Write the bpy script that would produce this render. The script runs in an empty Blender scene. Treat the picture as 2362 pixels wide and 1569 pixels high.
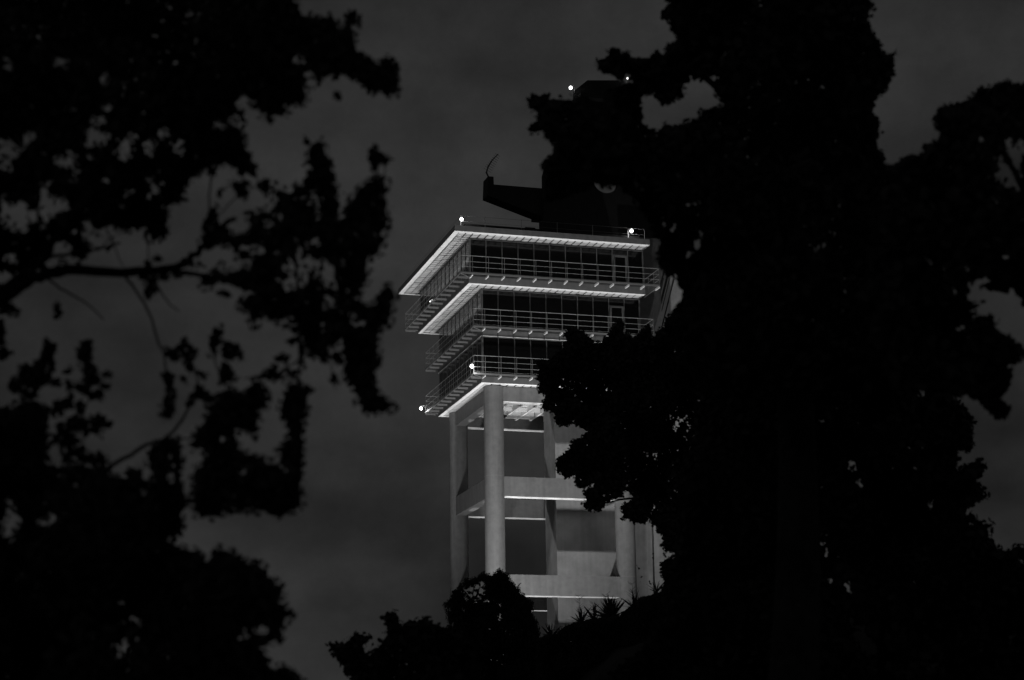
import bpy, math, random
import numpy as np
from mathutils import Matrix, Vector, Euler

# ------------------------------------------------------------------ camera, sky, sun, exposure
sc = bpy.context.scene
col = sc.collection
random.seed(7)
rng = np.random.default_rng(11)

FPX, PITCH, ROLL = 4368.73, math.radians(13.741), math.radians(-0.7793)   # lens in photo pixels, tilt up, roll
PSI, TX, TY = math.radians(16.5827), -2.7812, 120.1845                     # the tower's heading and place
cam_d = bpy.data.cameras.new('camera')
cam = bpy.data.objects.new('camera', cam_d); col.objects.link(cam)
cam_d.sensor_fit = 'HORIZONTAL'; cam_d.sensor_width = 36.0
cam_d.lens = FPX / 2362 * 36
cam_d.clip_start = 0.1; cam_d.clip_end = 6000
cam_d.dof.use_dof = True; cam_d.dof.focus_distance = 122; cam_d.dof.aperture_fstop = 1.75
cam.rotation_euler = (Matrix.Rotation(math.pi/2+PITCH, 4, 'X') @ Matrix.Rotation(ROLL, 4, 'Z')).to_euler()
sc.camera = cam

SUN_EL, SUN_ROT = math.radians(14), math.radians(205)
w = bpy.data.worlds.new('World'); sc.world = w; w.use_nodes = True
nt = w.node_tree; nt.nodes.clear()
def nn(t, **k):
    n = nt.nodes.new(t)
    for a, b in k.items(): setattr(n, a, b)
    return n
sky = nn('ShaderNodeTexSky', sky_type='NISHITA', sun_disc=False, sun_elevation=SUN_EL, sun_rotation=SUN_ROT,
         air_density=1.0, dust_density=1.5, ozone_density=1.0)
bw = nn('ShaderNodeRGBToBW'); nt.links.new(sky.outputs[0], bw.inputs[0])
tc = nn('ShaderNodeTexCoord')
mp = nn('ShaderNodeMapping'); mp.inputs['Scale'].default_value = (1.0, 1.0, 2.2); mp.inputs['Location'].default_value = (2.2591434, 2.6170433, 11.9452178)
nt.links.new(tc.outputs['Generated'], mp.inputs[0])
nz = nn('ShaderNodeTexNoise'); nz.inputs['Scale'].default_value = 5.5; nz.inputs['Detail'].default_value = 4; nz.inputs['Roughness'].default_value = 0.45
nt.links.new(mp.outputs[0], nz.inputs['Vector'])
mr = nn('ShaderNodeMapRange'); mr.inputs['From Min'].default_value = 0.33; mr.inputs['From Max'].default_value = 0.67
mr.inputs['To Min'].default_value = 0.45; mr.inputs['To Max'].default_value = 1.36
nt.links.new(nz.outputs['Fac'], mr.inputs[0])
# the clear sky flattened by a thin veil of night cloud
ad = nn('ShaderNodeMath', operation='MULTIPLY_ADD'); ad.inputs[1].default_value = 0.04; ad.inputs[2].default_value = 1.0
nt.links.new(bw.outputs[0], ad.inputs[0])
ml = nn('ShaderNodeMath', operation='MULTIPLY'); nt.links.new(ad.outputs[0], ml.inputs[0]); nt.links.new(mr.outputs[0], ml.inputs[1])
bg = nn('ShaderNodeBackground'); bg.inputs['Strength'].default_value = 0.0225
n3 = nn('ShaderNodeTexNoise'); n3.inputs['Scale'].default_value = 34; n3.inputs['Detail'].default_value = 7; n3.inputs['Roughness'].default_value = 0.75
nt.links.new(tc.outputs['Generated'], n3.inputs['Vector'])
m3_ = nn('ShaderNodeMapRange'); m3_.inputs['From Min'].default_value = 0.3; m3_.inputs['From Max'].default_value = 0.7; m3_.inputs['To Min'].default_value = 0.86; m3_.inputs['To Max'].default_value = 1.12
nt.links.new(n3.outputs['Fac'], m3_.inputs[0])
ml2 = nn('ShaderNodeMath', operation='MULTIPLY'); nt.links.new(ml.outputs[0], ml2.inputs[0]); nt.links.new(m3_.outputs[0], ml2.inputs[1])
nt.links.new(ml2.outputs[0], bg.inputs['Color'])
wo = nn('ShaderNodeOutputWorld'); nt.links.new(bg.outputs[0], wo.inputs[0])

sun_d = bpy.data.lights.new('moon', 'SUN'); sun_d.energy = 0.012; sun_d.angle = math.radians(0.5); sun_d.color = (1, 0.98, 0.96)
sun = bpy.data.objects.new('moon', sun_d); col.objects.link(sun)
# sun_rotation turns clockwise from +Y seen from above
sdir = Vector((math.sin(SUN_ROT)*math.cos(SUN_EL), math.cos(SUN_ROT)*math.cos(SUN_EL), math.sin(SUN_EL)))
sun.rotation_euler = (-sdir).to_track_quat('-Z', 'Y').to_euler()

sc.view_settings.view_transform = 'Standard'; sc.view_settings.look = 'None'
sc.view_settings.exposure = 0; sc.view_settings.gamma = 1; sc.view_settings.use_curve_mapping = False
sc.render.engine = 'CYCLES'
sc.cycles.max_bounces = 5; sc.cycles.diffuse_bounces = 3; sc.cycles.glossy_bounces = 3
sc.cycles.use_denoising = True
sc.cycles.sample_clamp_indirect = 3

# ------------------------------------------------------------------ materials
def mat(name, base, rough=0.8, metal=0.0, noise=None, bump=0.0, streak=0.0, emit=None, spec=0.5):
    m = bpy.data.materials.new(name); m.use_nodes = True
    t = m.node_tree; p = t.nodes['Principled BSDF']
    p.inputs['Base Color'].default_value = (base, base, base, 1)
    p.inputs['Roughness'].default_value = rough; p.inputs['Metallic'].default_value = metal
    p.inputs['Specular IOR Level'].default_value = spec
    if emit:
        p.inputs['Emission Color'].default_value = (1, 1, 1, 1); p.inputs['Emission Strength'].default_value = emit
    if noise:
        scale, amp = noise
        c = t.nodes.new('ShaderNodeTexCoord')
        n1 = t.nodes.new('ShaderNodeTexNoise'); n1.inputs['Scale'].default_value = scale; n1.inputs['Detail'].default_value = 8; n1.inputs['Roughness'].default_value = 0.65
        t.links.new(c.outputs['Object'], n1.inputs['Vector'])
        last = n1.outputs['Fac']
        if streak:
            mpp = t.nodes.new('ShaderNodeMapping'); mpp.inputs['Scale'].default_value = (3.2, 3.2, 0.16)
            t.links.new(c.outputs['Object'], mpp.inputs[0])
            n2 = t.nodes.new('ShaderNodeTexNoise'); n2.inputs['Scale'].default_value = 1.0; n2.inputs['Detail'].default_value = 5
            t.links.new(mpp.outputs[0], n2.inputs['Vector'])
            mx = t.nodes.new('ShaderNodeMix'); mx.inputs[0].default_value = streak
            t.links.new(n1.outputs['Fac'], mx.inputs[2]); t.links.new(n2.outputs['Fac'], mx.inputs[3])
            last = mx.outputs[0]
        r = t.nodes.new('ShaderNodeMapRange')
        r.inputs['From Min'].default_value = 0.3; r.inputs['From Max'].default_value = 0.7
        r.inputs['To Min'].default_value = base*(1-amp); r.inputs['To Max'].default_value = base*(1+amp)
        t.links.new(last, r.inputs[0])
        cb = t.nodes.new('ShaderNodeCombineColor')
        for i in range(3): t.links.new(r.outputs[0], cb.inputs[i])
        t.links.new(cb.outputs[0], p.inputs['Base Color'])
        if bump:
            b = t.nodes.new('ShaderNodeBump'); b.inputs['Strength'].default_value = bump; b.inputs['Distance'].default_value = 0.02
            t.links.new(n1.outputs['Fac'], b.inputs['Height']); t.links.new(b.outputs[0], p.inputs['Normal'])
    return m
M = dict(
    concrete=mat('concrete', 0.145, 0.85, noise=(2.6, 0.28), bump=0.3, streak=0.45),
    core=mat('weathered_concrete', 0.23, 0.9, noise=(0.9, 0.35), bump=0.3, streak=0.35),
    pier=mat('dark_pier_concrete', 0.07, 0.9, noise=(0.9, 0.35), bump=0.3),  # much darker tone than the shaft concrete
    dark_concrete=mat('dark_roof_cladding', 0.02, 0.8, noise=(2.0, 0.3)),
    white=mat('white_soffit_paint', 0.62, 0.6, noise=(2.2, 0.16)),
    panel=mat('pale_soffit_panel', 0.44, 0.55, noise=(1.3, 0.40)),
    gap_shade=mat('painted_gap_shade', 0.04, 0.9),  # near-black tone for the shadow between soffit panels
    steel=mat('galvanised_steel', 0.22, 0.5, metal=0.2),
    frame=mat('window_frame_metal', 0.12, 0.5, metal=0.2),
    glass=mat('dark_window_glass', 0.004, 0.12, spec=0.28),  # opaque near-black base carries the darkness of the rooms behind
    grate=mat('balcony_grating', 0.05, 0.8),
    black=mat('black_cable', 0.02, 0.7),
    lamp=mat('lamp_glass_lit', 0.8, 0.4, emit=7.0),
    fitting=mat('lamp_fitting_metal', 0.35, 0.5, metal=0.2),
    leaf=mat('leaf', 0.045, 0.85, noise=(3.0, 0.35), spec=0.15),
    bark=mat('bark', 0.05, 0.95, noise=(9.0, 0.4), bump=0.5, spec=0.1),
    ground=mat('dry_hill_grass', 0.05, 0.95, noise=(0.5, 0.4), bump=0.4, spec=0.1),
)

# ------------------------------------------------------------------ helpers
class MB:
    def __init__(s): s.v = []; s.f = []
    def box(s, a0, a1, b0, b1, z0, z1):
        n = len(s.v)
        s.v += [(a0,b0,z0),(a1,b0,z0),(a1,b1,z0),(a0,b1,z0),(a0,b0,z1),(a1,b0,z1),(a1,b1,z1),(a0,b1,z1)]
        s.f += [tuple(n+i for i in q) for q in ((0,3,2,1),(4,5,6,7),(0,1,5,4),(1,2,6,5),(2,3,7,6),(3,0,4,7))]
        return s
    def tube(s, pts, rad, seg=8):
        n0 = len(s.v); k = len(pts)
        if not hasattr(rad, '__len__'): rad = [rad]*k
        for i, p in enumerate(pts):
            p = Vector(p)
            d = Vector(pts[min(i+1, k-1)]) - Vector(pts[max(i-1, 0)]); d.normalize()
            u = d.cross(Vector((0.13, 0.31, 1))) if abs(d.z) < 0.95 else d.cross(Vector((1, 0.1, 0)))
            u.normalize(); v = d.cross(u)
            for j in range(seg):
                t = 2*math.pi*j/seg
                s.v.append(tuple(p + (u*math.cos(t)+v*math.sin(t))*rad[i]))
        for i in range(k-1):
            for j in range(seg):
                a, b = n0+i*seg+j, n0+i*seg+(j+1) % seg
                s.f.append((a, b, b+seg, a+seg))
        m = len(s.v); s.v += s.v[n0:n0+seg]+s.v[n0+(k-1)*seg:n0+k*seg]      # caps get corners of their own, so the sides shade straight
        s.f.append(tuple(m+j for j in range(seg))[::-1]); s.f.append(tuple(m+seg+j for j in range(seg)))
        return s
    def prism(s, poly, b0, b1, flip=False):
        """poly in the (a, z) plane, extruded along b"""
        n = len(s.v); k = len(poly)
        s.v += [(a, b0, z) for a, z in poly] + [(a, b1, z) for a, z in poly]
        s.f.append(tuple(range(n, n+k))); s.f.append(tuple(range(n+k, n+2*k))[::-1])
        for i in range(k):
            j = (i+1) % k; s.f.append((n+i, n+k+i, n+k+j, n+j))
        return s
    def sphere(s, c, r, seg=14, rings=8):
        n = len(s.v); cx, cy, cz = c
        for i in range(1, rings):
            t = math.pi*i/rings
            for j in range(seg):
                p = 2*math.pi*j/seg
                s.v.append((cx+r*math.sin(t)*math.cos(p), cy+r*math.sin(t)*math.sin(p), cz+r*math.cos(t)))
        top = len(s.v); s.v.append((cx, cy, cz+r)); bot = len(s.v); s.v.append((cx, cy, cz-r))
        for i in range(rings-2):
            for j in range(seg):
                a, b = n+i*seg+j, n+i*seg+(j+1) % seg; s.f.append((a, a+seg, b+seg, b))
        for j in range(seg):
            s.f.append((top, n+j, n+(j+1) % seg)); q = n+(rings-2)*seg; s.f.append((bot, q+(j+1) % seg, q+j))
        return s
    def mesh(s, name, material, smooth=False):
        me = bpy.data.meshes.new(name); me.from_pydata(s.v, [], s.f); me.materials.append(material)
        if smooth:
            for p in me.polygons: p.use_smooth = True
        me.update(); return me
    def build(s, name, material, parent=None, smooth=False):
        return link(name, s.mesh(name, material, smooth), parent)
PINV = {}      # things whose parts are written in coordinates other than the thing's own base
def link(name, me, parent=None, loc=None, mtx=None):
    o = bpy.data.objects.new(name, me); col.objects.link(o)
    if parent:
        o.parent = parent
        if parent.name in PINV: o.matrix_parent_inverse = PINV[parent.name]
    if loc is not None: o.location = loc
    if mtx is not None: o.matrix_local = mtx
    return o
def tag(o, label=None, cat=None, group=None, kind=None):
    if label: o['label'] = label
    if cat: o['category'] = cat
    if group: o['group'] = group
    if kind: o['kind'] = kind
    return o
def empty(name, loc=(0,0,0), rz=0):
    o = bpy.data.objects.new(name, None); col.objects.link(o); o.location = loc; o.rotation_euler = (0,0,rz); return o
def bevel(o, wd=0.02, seg=1):
    m = o.modifiers.new('bevel', 'BEVEL'); m.width = wd; m.segments = seg; m.limit_method = 'ANGLE'; return o

cP, sP, cR, sR = math.cos(PITCH), math.sin(PITCH), math.cos(ROLL), math.sin(ROLL)
def at(px, py, d):
    """world point(s) seen at photo pixel px, py, at distance d along the ground from the camera"""
    dx, dy = px-1181.0, py-784.5
    u = (cR*dx+sR*dy)/FPX; v = -(-sR*dx+cR*dy)/FPX
    y = cP-v*sP; z = sP+v*cP
    s = d/y
    return u*s, d, z*s
def atv(px, py, d): return Vector(at(px, py, d))
def tower_world(a, b, z):
    c, s = math.cos(PSI), math.sin(PSI); return Vector((TX+c*a-s*b, TY+s*a+c*b, z))

# ------------------------------------------------------------------ ground
def ground_z(x, y):
    base = -1.6 - 11.0*np.clip((y-74)/24, 0, 1)**1.2
    across = 0.55+0.45*np.tanh((x-1.0)/3.0) + 0.05*np.sin(x*0.7)          # the mound is higher on the right
    hill = 7.3*np.exp(-((y-60)/13.0)**2)*across*np.exp(-(np.maximum(x-22, 0)/18.0)**2)
    hill *= 1/(1+np.exp(-(x+9)/2.5))*0.75+0.25
    return base + hill + 0.07*np.sin(x*1.7+y*0.6) + 0.05*np.sin(y*2.1-x)
xs = np.concatenate([np.linspace(-3000, -60, 12), np.linspace(-54, 54, 109), np.linspace(60, 3000, 12)])
ys = np.concatenate([np.linspace(-800, -10, 6), np.linspace(-4, 150, 130), np.linspace(160, 4000, 14)])
X, Y = np.meshgrid(xs, ys); Z = ground_z(X, Y)
V = np.stack([X, Y, Z], -1).reshape(-1, 3); nx = len(xs)
F = [(j*nx+i, j*nx+i+1, (j+1)*nx+i+1, (j+1)*nx+i) for j in range(len(ys)-1) for i in range(nx-1)]
me = bpy.data.meshes.new('ground'); me.from_pydata(V.tolist(), [], F); me.materials.append(M['ground'])
for p in me.polygons: p.use_smooth = True
tag(link('ground', me), kind='structure')

# ------------------------------------------------------------------ control tower
ZB = -13.0
tower = empty('control_tower', tuple(tower_world(0, 0, ZB)), PSI); PINV[tower.name] = Matrix.Translation((0, 0, -ZB))
tag(tower, 'concrete harbour control tower with three glazed floors, balconies and floodlit open column frame', 'tower')
def P(name, mb, m, parent=None, smooth=False): return mb.build(name, M[m], parent or tower, smooth)

# columns
CO = [(2.27, 2.37), (11.30, 2.37), (2.27, 11.45), (11.30, 11.45)]
for a, b in CO:
    mb = MB(); hs = [ZB, -6, 0.2, 6.6, 13.02, 19.5, 26.885]
    mb.tube([(a, b, h) for h in hs], 0.66, 40)
    o = P('column', mb, 'concrete', smooth=False)
    for p in o.data.polygons: p.use_smooth = len(p.vertices) == 4
    for h in (1.6, 8.0, 14.42, 20.85):   # faint casting joints
        j = MB(); j.tube([(a, b, h+0.01), (a, b, h+0.025)], 0.664, 40); P('casting_joint', j, 'core', o, True)
# ring beams
LV = [(25.90, 26.886), (19.55, 20.85), (13.08, 14.42), (6.65, 8.0), (0.2, 1.5), (-6.2, -4.9)]
for z0, z1 in LV:
    for b in (2.37, 11.45):
        o = P('beam', MB().box(2.6, 10.97, b-0.37, b+0.37, z0, z1), 'concrete')
        P('lit_underside', MB().box(2.9, 10.67, b-0.36, b+0.36, z0-0.012, z0-0.001), 'panel', o)  # paler strip: floodlight on the beam underside put into the colour
    for a in (2.27, 11.30):
        o = P('beam', MB().box(a-0.36, a+0.36, 2.7, 11.12, z0, z1), 'concrete')

# core: lift and stair shaft, rising above the roof
CA0, CA1, CB0, CB1 = 7.36, 13.86, 5.0, 7.5
P('lift_shaft', MB().box(CA0, CA1, CB0, CB1, ZB, 40.3), 'core')
P('service_pier', MB().box(12.75, 15.05, 4.0, 4.98, 26.2, 38.6), 'pier')
wing = P('wing_wall', MB().box(13.87, 20.0, 5.9, 6.5, ZB, 37.6), 'core')
P('rain_pipe', MB().tube([(14.55, 5.84, ZB), (14.6, 5.84, 37.5)], 0.035, 8), 'black', wing)
# fin wall with the round opening
def fin():
    outer = [(6.72, 37.6), (6.72, 43.2), (7.6, 44.6), (9.05, 45.6), (9.15, 49.35), (9.95, 50.25), (13.5, 50.6), (13.75, 47.0), (14.7, 46.0), (15.3, 42.6), (15.3, 37.6)]
    cx, cz, r, n = 11.36, 42.80, 0.93, 40
    bm_v = []; mb = MB()
    # resample the outer ring to n points by casting rays from the centre
    ring = []
    for i in range(n):
        t = 2*math.pi*i/n; dx, dz = math.cos(t), math.sin(t); best = None
        for k in range(len(outer)):
            (x1, z1), (x2, z2) = outer[k], outer[(k+1) % len(outer)]
            ex, ez = x2-x1, z2-z1; den = dx*ez-dz*ex
            if abs(den) < 1e-9: continue
            s_ = ((x1-cx)*ez-(z1-cz)*ex)/den; q = ((x1-cx)*dz-(z1-cz)*dx)/den
            if s_ > 0 and -1e-6 <= q <= 1+1e-6 and (best is None or s_ > best): best = s_
        ring.append((cx+dx*best, cz+dz*best))
    inner = [(cx+r*math.cos(2*math.pi*i/n), cz+r*math.sin(2*math.pi*i/n)) for i in range(n)]
    for b in (4.60, 4.97):
        mb.v += [(a, b, z) for a, z in ring] + [(a, b, z) for a, z in inner]
    for i in range(n):
        j = (i+1) % n
        mb.f += [(i, j, n+j, n+i), (2*n+i, 3*n+i, 3*n+j, 2*n+j), (i, 2*n+i, 2*n+j, j), (n+i, n+j, 3*n+j, 3*n+i)]
    return mb
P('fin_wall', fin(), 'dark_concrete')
rim = MB(); rim.tube([(11.36+0.95*math.cos(t), 4.585, 42.80+0.95*math.sin(t)) for t in np.linspace(0, 2*math.pi, 41)], 0.03, 6)
P('opening_rim', rim, 'dark_concrete')
# top gantry on the mast head
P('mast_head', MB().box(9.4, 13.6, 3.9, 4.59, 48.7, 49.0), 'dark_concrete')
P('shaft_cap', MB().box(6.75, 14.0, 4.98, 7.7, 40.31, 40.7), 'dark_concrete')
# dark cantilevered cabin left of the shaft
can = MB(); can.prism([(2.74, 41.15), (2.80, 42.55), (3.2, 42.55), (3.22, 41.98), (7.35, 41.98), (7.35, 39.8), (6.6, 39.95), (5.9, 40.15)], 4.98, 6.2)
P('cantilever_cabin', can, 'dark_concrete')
P('cabin_leg', MB().box(6.85, 7.35, 4.99, 6.19, 36.82, 39.84), 'dark_concrete')
ae = P('aerial', MB().tube([(2.88, 5.1, 42.5), (2.72, 5.1, 42.85), (2.85, 5.1, 43.3), (3.15, 5.1, 43.8), (3.6, 5.1, 44.3)], [0.05, 0.07, 0.06, 0.045, 0.03], 8), 'frame')
for i in range(9):
    t = i/8; x, z = 2.8+0.75*t, 43.0+1.2*t; l = 0.34-0.12*t
    P('aerial_rod', MB().tube([(x-l*0.8, 5.1, z+l*0.5), (x+l*0.8, 5.1, z-l*0.35)], 0.012, 5), 'frame', ae)

# floor plates -----------------------------------------------------------------
def slab(name, lo_a, hi_a, lo_b, hi_b, z0, z1, rim_w, in_w, front_n, side_n):
    """a deck with a white painted rim on its underside, then a recess with real ceiling panels up to the glazing"""
    d = 0.09
    s = P(name, MB().box(lo_a, hi_a, lo_b, hi_b, z0+d, z1), 'concrete')
    skirt = MB()
    skirt.box(lo_a, hi_a, lo_b, lo_b+0.05, z0+0.012, z0+d-0.001)
    skirt.box(lo_a, lo_a+0.05, lo_b+0.05, hi_b, z0+0.012, z0+d-0.001)
    skirt.box(hi_a-0.05, hi_a, lo_b+0.05, hi_b, z0+0.012, z0+d-0.001)
    skirt.box(lo_a+0.05, hi_a-0.05, hi_b-0.05, hi_b, z0+0.012, z0+d-0.001)
    P('edge_strip', skirt, 'concrete', s)
    r = MB()
    r.box(lo_a, hi_a, lo_b, lo_b+rim_w, z0, z0+0.011)
    r.box(lo_a, lo_a+rim_w, lo_b+rim_w, hi_b-rim_w, z0, z0+0.011)
    r.box(lo_a, hi_a, hi_b-rim_w, hi_b, z0, z0+0.011)
    P('soffit_rim', r, 'white', s)
    ceil = MB().box(lo_a+0.06, hi_a-0.06, lo_b+0.06, hi_b-0.06, z0+d-0.02, z0+d-0.003)
    P('gap_shade_sheet', ceil, 'gap_shade', s)  # dark sheet: shadow in the panel gaps is put into its colour
    # panels, front and left
    rows = 2 if in_w > 0.7 else 1
    fw = (hi_a-lo_a-rim_w-0.05)/front_n; rd = in_w/rows
    key = {}
    def panel(w_, d_):
        k = (round(w_, 3), round(d_, 3))
        if k not in key: key[k] = MB().box(-w_/2, w_/2, -d_/2, d_/2, 0, 0.02).mesh('soffit_panel', M['panel'])
        return key[k]
    for i in range(front_n):
        for r_ in range(rows):
            q = 0.055 if r_ else 0.035
            o = link('soffit_panel', panel(fw-0.10, rd-0.05), s,
                     (lo_a+rim_w+0.02+fw*(i+0.5), lo_b+rim_w+0.025+rd*(r_+0.5), z0+0.015+random.uniform(0, 0.02)+q*0.3))
    sw = (hi_b-lo_b-2*rim_w-in_w-0.05)/side_n
    for i in range(side_n):
        for r_ in range(rows):
            link('soffit_panel', panel(rd-0.05, sw-0.10), s,
                 (lo_a+rim_w+0.025+rd*(r_+0.5), lo_b+rim_w+in_w+0.03+sw*(i+0.5), z0+0.015+random.uniform(0, 0.02)))
    return s
roof = slab('roof_slab', -1.28, 12.30, -1.28, 15.06, 36.41, 36.80, 0.34, 1.06, 26, 30)
tagp = slab('floor_slab', 0.0, 12.35, 0.0, 14.19, 33.29, 33.80, 0.30, 0.88, 24, 26)
s3 = slab('floor_slab', 1.12, 12.42, 1.12, 12.75, 30.06, 30.54, 0.12, 0.0, 0, 0) if False else None
s3 = P('floor_slab', MB().box(1.12, 12.42, 1.12, 12.75, 30.075, 30.54), 'concrete')
r = MB(); r.box(1.12, 12.42, 1.12, 1.2, 30.055, 30.073); r.box(1.12, 1.2, 1.2, 12.75, 30.055, 30.073)
P('soffit_rim', r, 'white', s3)
s4 = slab('floor_slab', 1.12, 12.42, 1.12, 12.75, 26.89, 27.34, 0.28, 0.60, 20, 20)
# joists of the deck seen from below between the ring beams
for a in np.arange(3.2, 11.0, 1.06):
    P('joist', MB().box(a-0.06, a+0.06, 2.76, 11.06, 26.50, 26.885), 'white', s4)
for b in (3.6, 5.9, 8.2, 9.6, 10.6):
    P('cross_joist', MB().box(2.65, 7.3, b-0.05, b+0.05, 26.56, 26.84), 'white', s4)
P('ceiling_panel', MB().box(2.65, 10.93, 2.76, 11.06, 26.888, 26.90), 'panel', s4)
# roof top: low upstand and roof machinery housing
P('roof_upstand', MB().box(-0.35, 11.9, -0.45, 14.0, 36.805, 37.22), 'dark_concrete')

P('roof_vent', MB().box(4.0, 4.7, 0.2, 0.9, 37.22, 37.5), 'dark_concrete')

# glazed floors ------------------------------------------------------------------
def glazed(a0, a1, b0, b1, z0, z1, na, nb, door):
    core = P('dark_interior', MB().box(a0+0.12, a1-0.12, b0+0.12, b1-0.12, z0+0.005, z1-0.005), 'glass')  # solid black box: darkness of the room interior put into its colour
    H = z1-z0
    fa, fb = (a1-a0)/na, (b1-b0)/nb
    pm = MB().box(0.03, fa-0.03, 0, 0.02, 0.06, H-0.06).mesh('pane', M['glass'])
    qm = MB().box(0, 0.02, 0.03, fb-0.03, 0.06, H-0.06).mesh('pane', M['glass'])
    mm = MB().box(-0.024, 0.024, -0.05, 0.05, 0.0, H).mesh('mullion', M['frame'])
    for i in range(na):
        link('pane', pm, core, (a0+fa*i, b0+random.uniform(-0.004, 0.004), z0)).rotation_euler = (random.gauss(0, 0.004), 0, random.gauss(0, 0.006))
        if i: link('mullion', mm, core, (a0+fa*i, b0-0.01, z0))
    for i in range(nb):
        link('pane', qm, core, (a0+random.uniform(-0.004, 0.004), b0+fb*i, z0))
        if i: link('mullion', mm, core, (a0, b0+fb*i, z0), )
    P('corner_post', MB().box(a0-0.05, a0+0.07, b0-0.05, b0+0.07, z0, z1-0.001), 'frame', core)
    P('corner_post', MB().box(a1-0.06, a1+0.02, b0-0.05, b0+0.05, z0, z1-0.001), 'frame', core)
    P('head_rail', MB().box(a0+0.08, a1-0.07, b0-0.03, b0+0.03, z1-0.07, z1-0.002), 'frame', core)
    P('head_rail', MB().box(a0-0.03, a0+0.03, b0+0.08, b1, z1-0.07, z1-0.002), 'frame', core)
    x0 = a0+fa*door; hd = 2.15
    dr = MB(); dr.box(x0+0.05, x0+0.19, b0-0.075, b0-0.03, z0+0.02, z0+hd); dr.box(x0+fa-0.19, x0+fa-0.05, b0-0.075, b0-0.03, z0+0.02, z0+hd)
    dr.box(x0+0.19, x0+fa-0.19, b0-0.075, b0-0.03, z0+hd-0.13, z0+hd); dr.box(x0+0.19, x0+fa-0.19, b0-0.075, b0-0.03, z0+0.02, z0+0.2)
    P('door', dr, 'frame', core)
    return core
glazed(0.10, 12.30, 0.13, 14.1, 33.80, 36.405, 11, 13, 9)
glazed(1.20, 12.36, 1.22, 12.68, 30.54, 33.285, 10, 10, 8)
glazed(1.20, 12.36, 1.22, 12.68, 27.34, 30.05, 10, 10, 8)

# balconies ------------------------------------------------------------------------
def balcony(o0, i0, o1a, i1a, o1b, i1b, zf, zt, na, nb, mounts=False):
    """ring deck from outer edge o0 to slab edge i0 on the front and left; ends at o1a (right) and o1b (rear)"""
    t = 0.045
    fl = MB()
    def bars(a0, a1, b0, b1):            # open steel grating: deep thin bars with flats across them
        for a in np.arange(a0+0.02, a1-0.01, 0.055): fl.box(a, a+0.006, b0, b1, zf, zf+0.028)
        for b in np.arange(b0+0.12, b1-0.02, 0.25): fl.box(a0, a1, b, b+0.012, zf+0.029, zf+0.035)
    bars(o0, o1a, o0, i0-0.003); bars(o0, i0-0.003, i0, o1b); bars(i0, i0+3.2, i1b+0.003, o1b); bars(i1a+0.003, o1a, i0, i0+2.4)
    B = P('balcony', fl, 'grate')
    ed = MB(); e = 0.05
    ed.box(o0-0.01, o1a+0.01, o0-0.03, o0-0.001, zf-0.04, zf+0.08); ed.box(o0-0.03, o0-0.001, o0-0.0, o1b, zf-0.04, zf+0.08)
    ed.box(o1a+0.001, o1a+0.03, o0, i0+2.4, zf-0.04, zf+0.08); ed.box(o0-0.03, i0+3.2, o1b+0.001, o1b+0.03, zf-0.04, zf+0.08)
    P('edge_channel', ed, 'steel', B)
    pf = [o0] + list(np.linspace(i0+0.05, o1a, na+1)); pl = [i0+0.05 + (o1b-i0-0.05)*k/nb for k in range(nb+1)]
    posts = [(a, o0) for a in pf] + [(o0, b) for b in pl] + [(o1a, i0+0.3), (o1a, i0+1.3), (o1a, i0+2.3)] + [(i0+0.2, o1b), (i0+1.3, o1b), (i0+2.4, o1b)]
    h = zt-zf
    pm = MB().tube([(0, 0, 0.03), (0, 0, h)], 0.014, 6).mesh('post', M['steel'])
    for a, b in posts: link('post', pm, B, (a, b, zf))
    for k, (dz, rr) in enumerate(((0, 0.021), (-0.40, 0.013), (-0.76, 0.013), (-1.07, 0.008))):
        z = zt+dz
        P('rail', MB().tube([(o0, o0, z), (o1a, o0, z)], rr, 6), 'steel', B)
        P('rail', MB().tube([(o0, o0, z), (o0, o1b, z)], rr, 6), 'steel', B)
        P('rail', MB().tube([(o1a, o0, z), (o1a, i0+2.4, z)], rr, 6), 'steel', B)
        P('rail', MB().tube([(o0, o1b, z), (i0+3.2, o1b, z)], rr, 6), 'steel', B)
    L = i0-o0
    bm_ = MB().box(-0.035, 0.035, 0, L-0.02, -0.13, -0.002).mesh('bracket', M['white'])
    bn_ = MB().box(0, L-0.02, -0.018, 0.018, -0.13, -0.002).mesh('bracket', M['steel'])
    for a in pf[1:]: link('bracket', bm_, B, (a, o0+0.01, zf))
    for b in pl: link('bracket', bn_, B, (o0+0.01, b, zf))
    dg = MB().tube([(o0+0.03, o0+0.03, zf-0.05), (i0-0.02, i0-0.02, zf-0.05)], 0.022, 4); P('corner_bracket', dg, 'steel', B)
    if mounts:
        mt = MB().box(-0.04, 0.04, -0.03, -0.002, -0.42, -0.005).mesh('mount', M['grate'])
        for a in pf[1:]: link('mount', mt, B, (a, i0, zf-0.0))
    return B
b1 = balcony(-0.76, 0.0, 13.10, 12.35, 15.0, 14.19, 33.74, 34.94, 12, 13)
b2 = balcony(0.39, 1.12, 13.0, 12.42, 13.5, 12.75, 30.46, 31.70, 11, 11, True)
b3 = balcony(0.39, 1.12, 13.0, 12.42, 13.5, 12.75, 27.28, 28.52, 11, 11)

# roof guard rail
rg = P('roof_railing', MB().tube([(-0.75, -0.85, 37.62), (12.1, -0.85, 37.62)], 0.008, 6), 'fitting')
P('rail', MB().tube([(-0.75, -0.85, 37.22), (12.1, -0.85, 37.22)], 0.006, 6), 'fitting', rg)
P('rail', MB().tube([(-0.75, -0.85, 37.62), (-0.75, 14.4, 37.62)], 0.007, 6), 'fitting', rg)
pm = MB().tube([(0, 0, 36.80), (0, 0, 37.65)], 0.016, 6).mesh('post', M['fitting'])
for a in (-0.75, 0.9, 3.4, 5.9, 8.4, 10.9, 12.1): link('post', pm, rg, (a, -0.85, 0))
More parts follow.
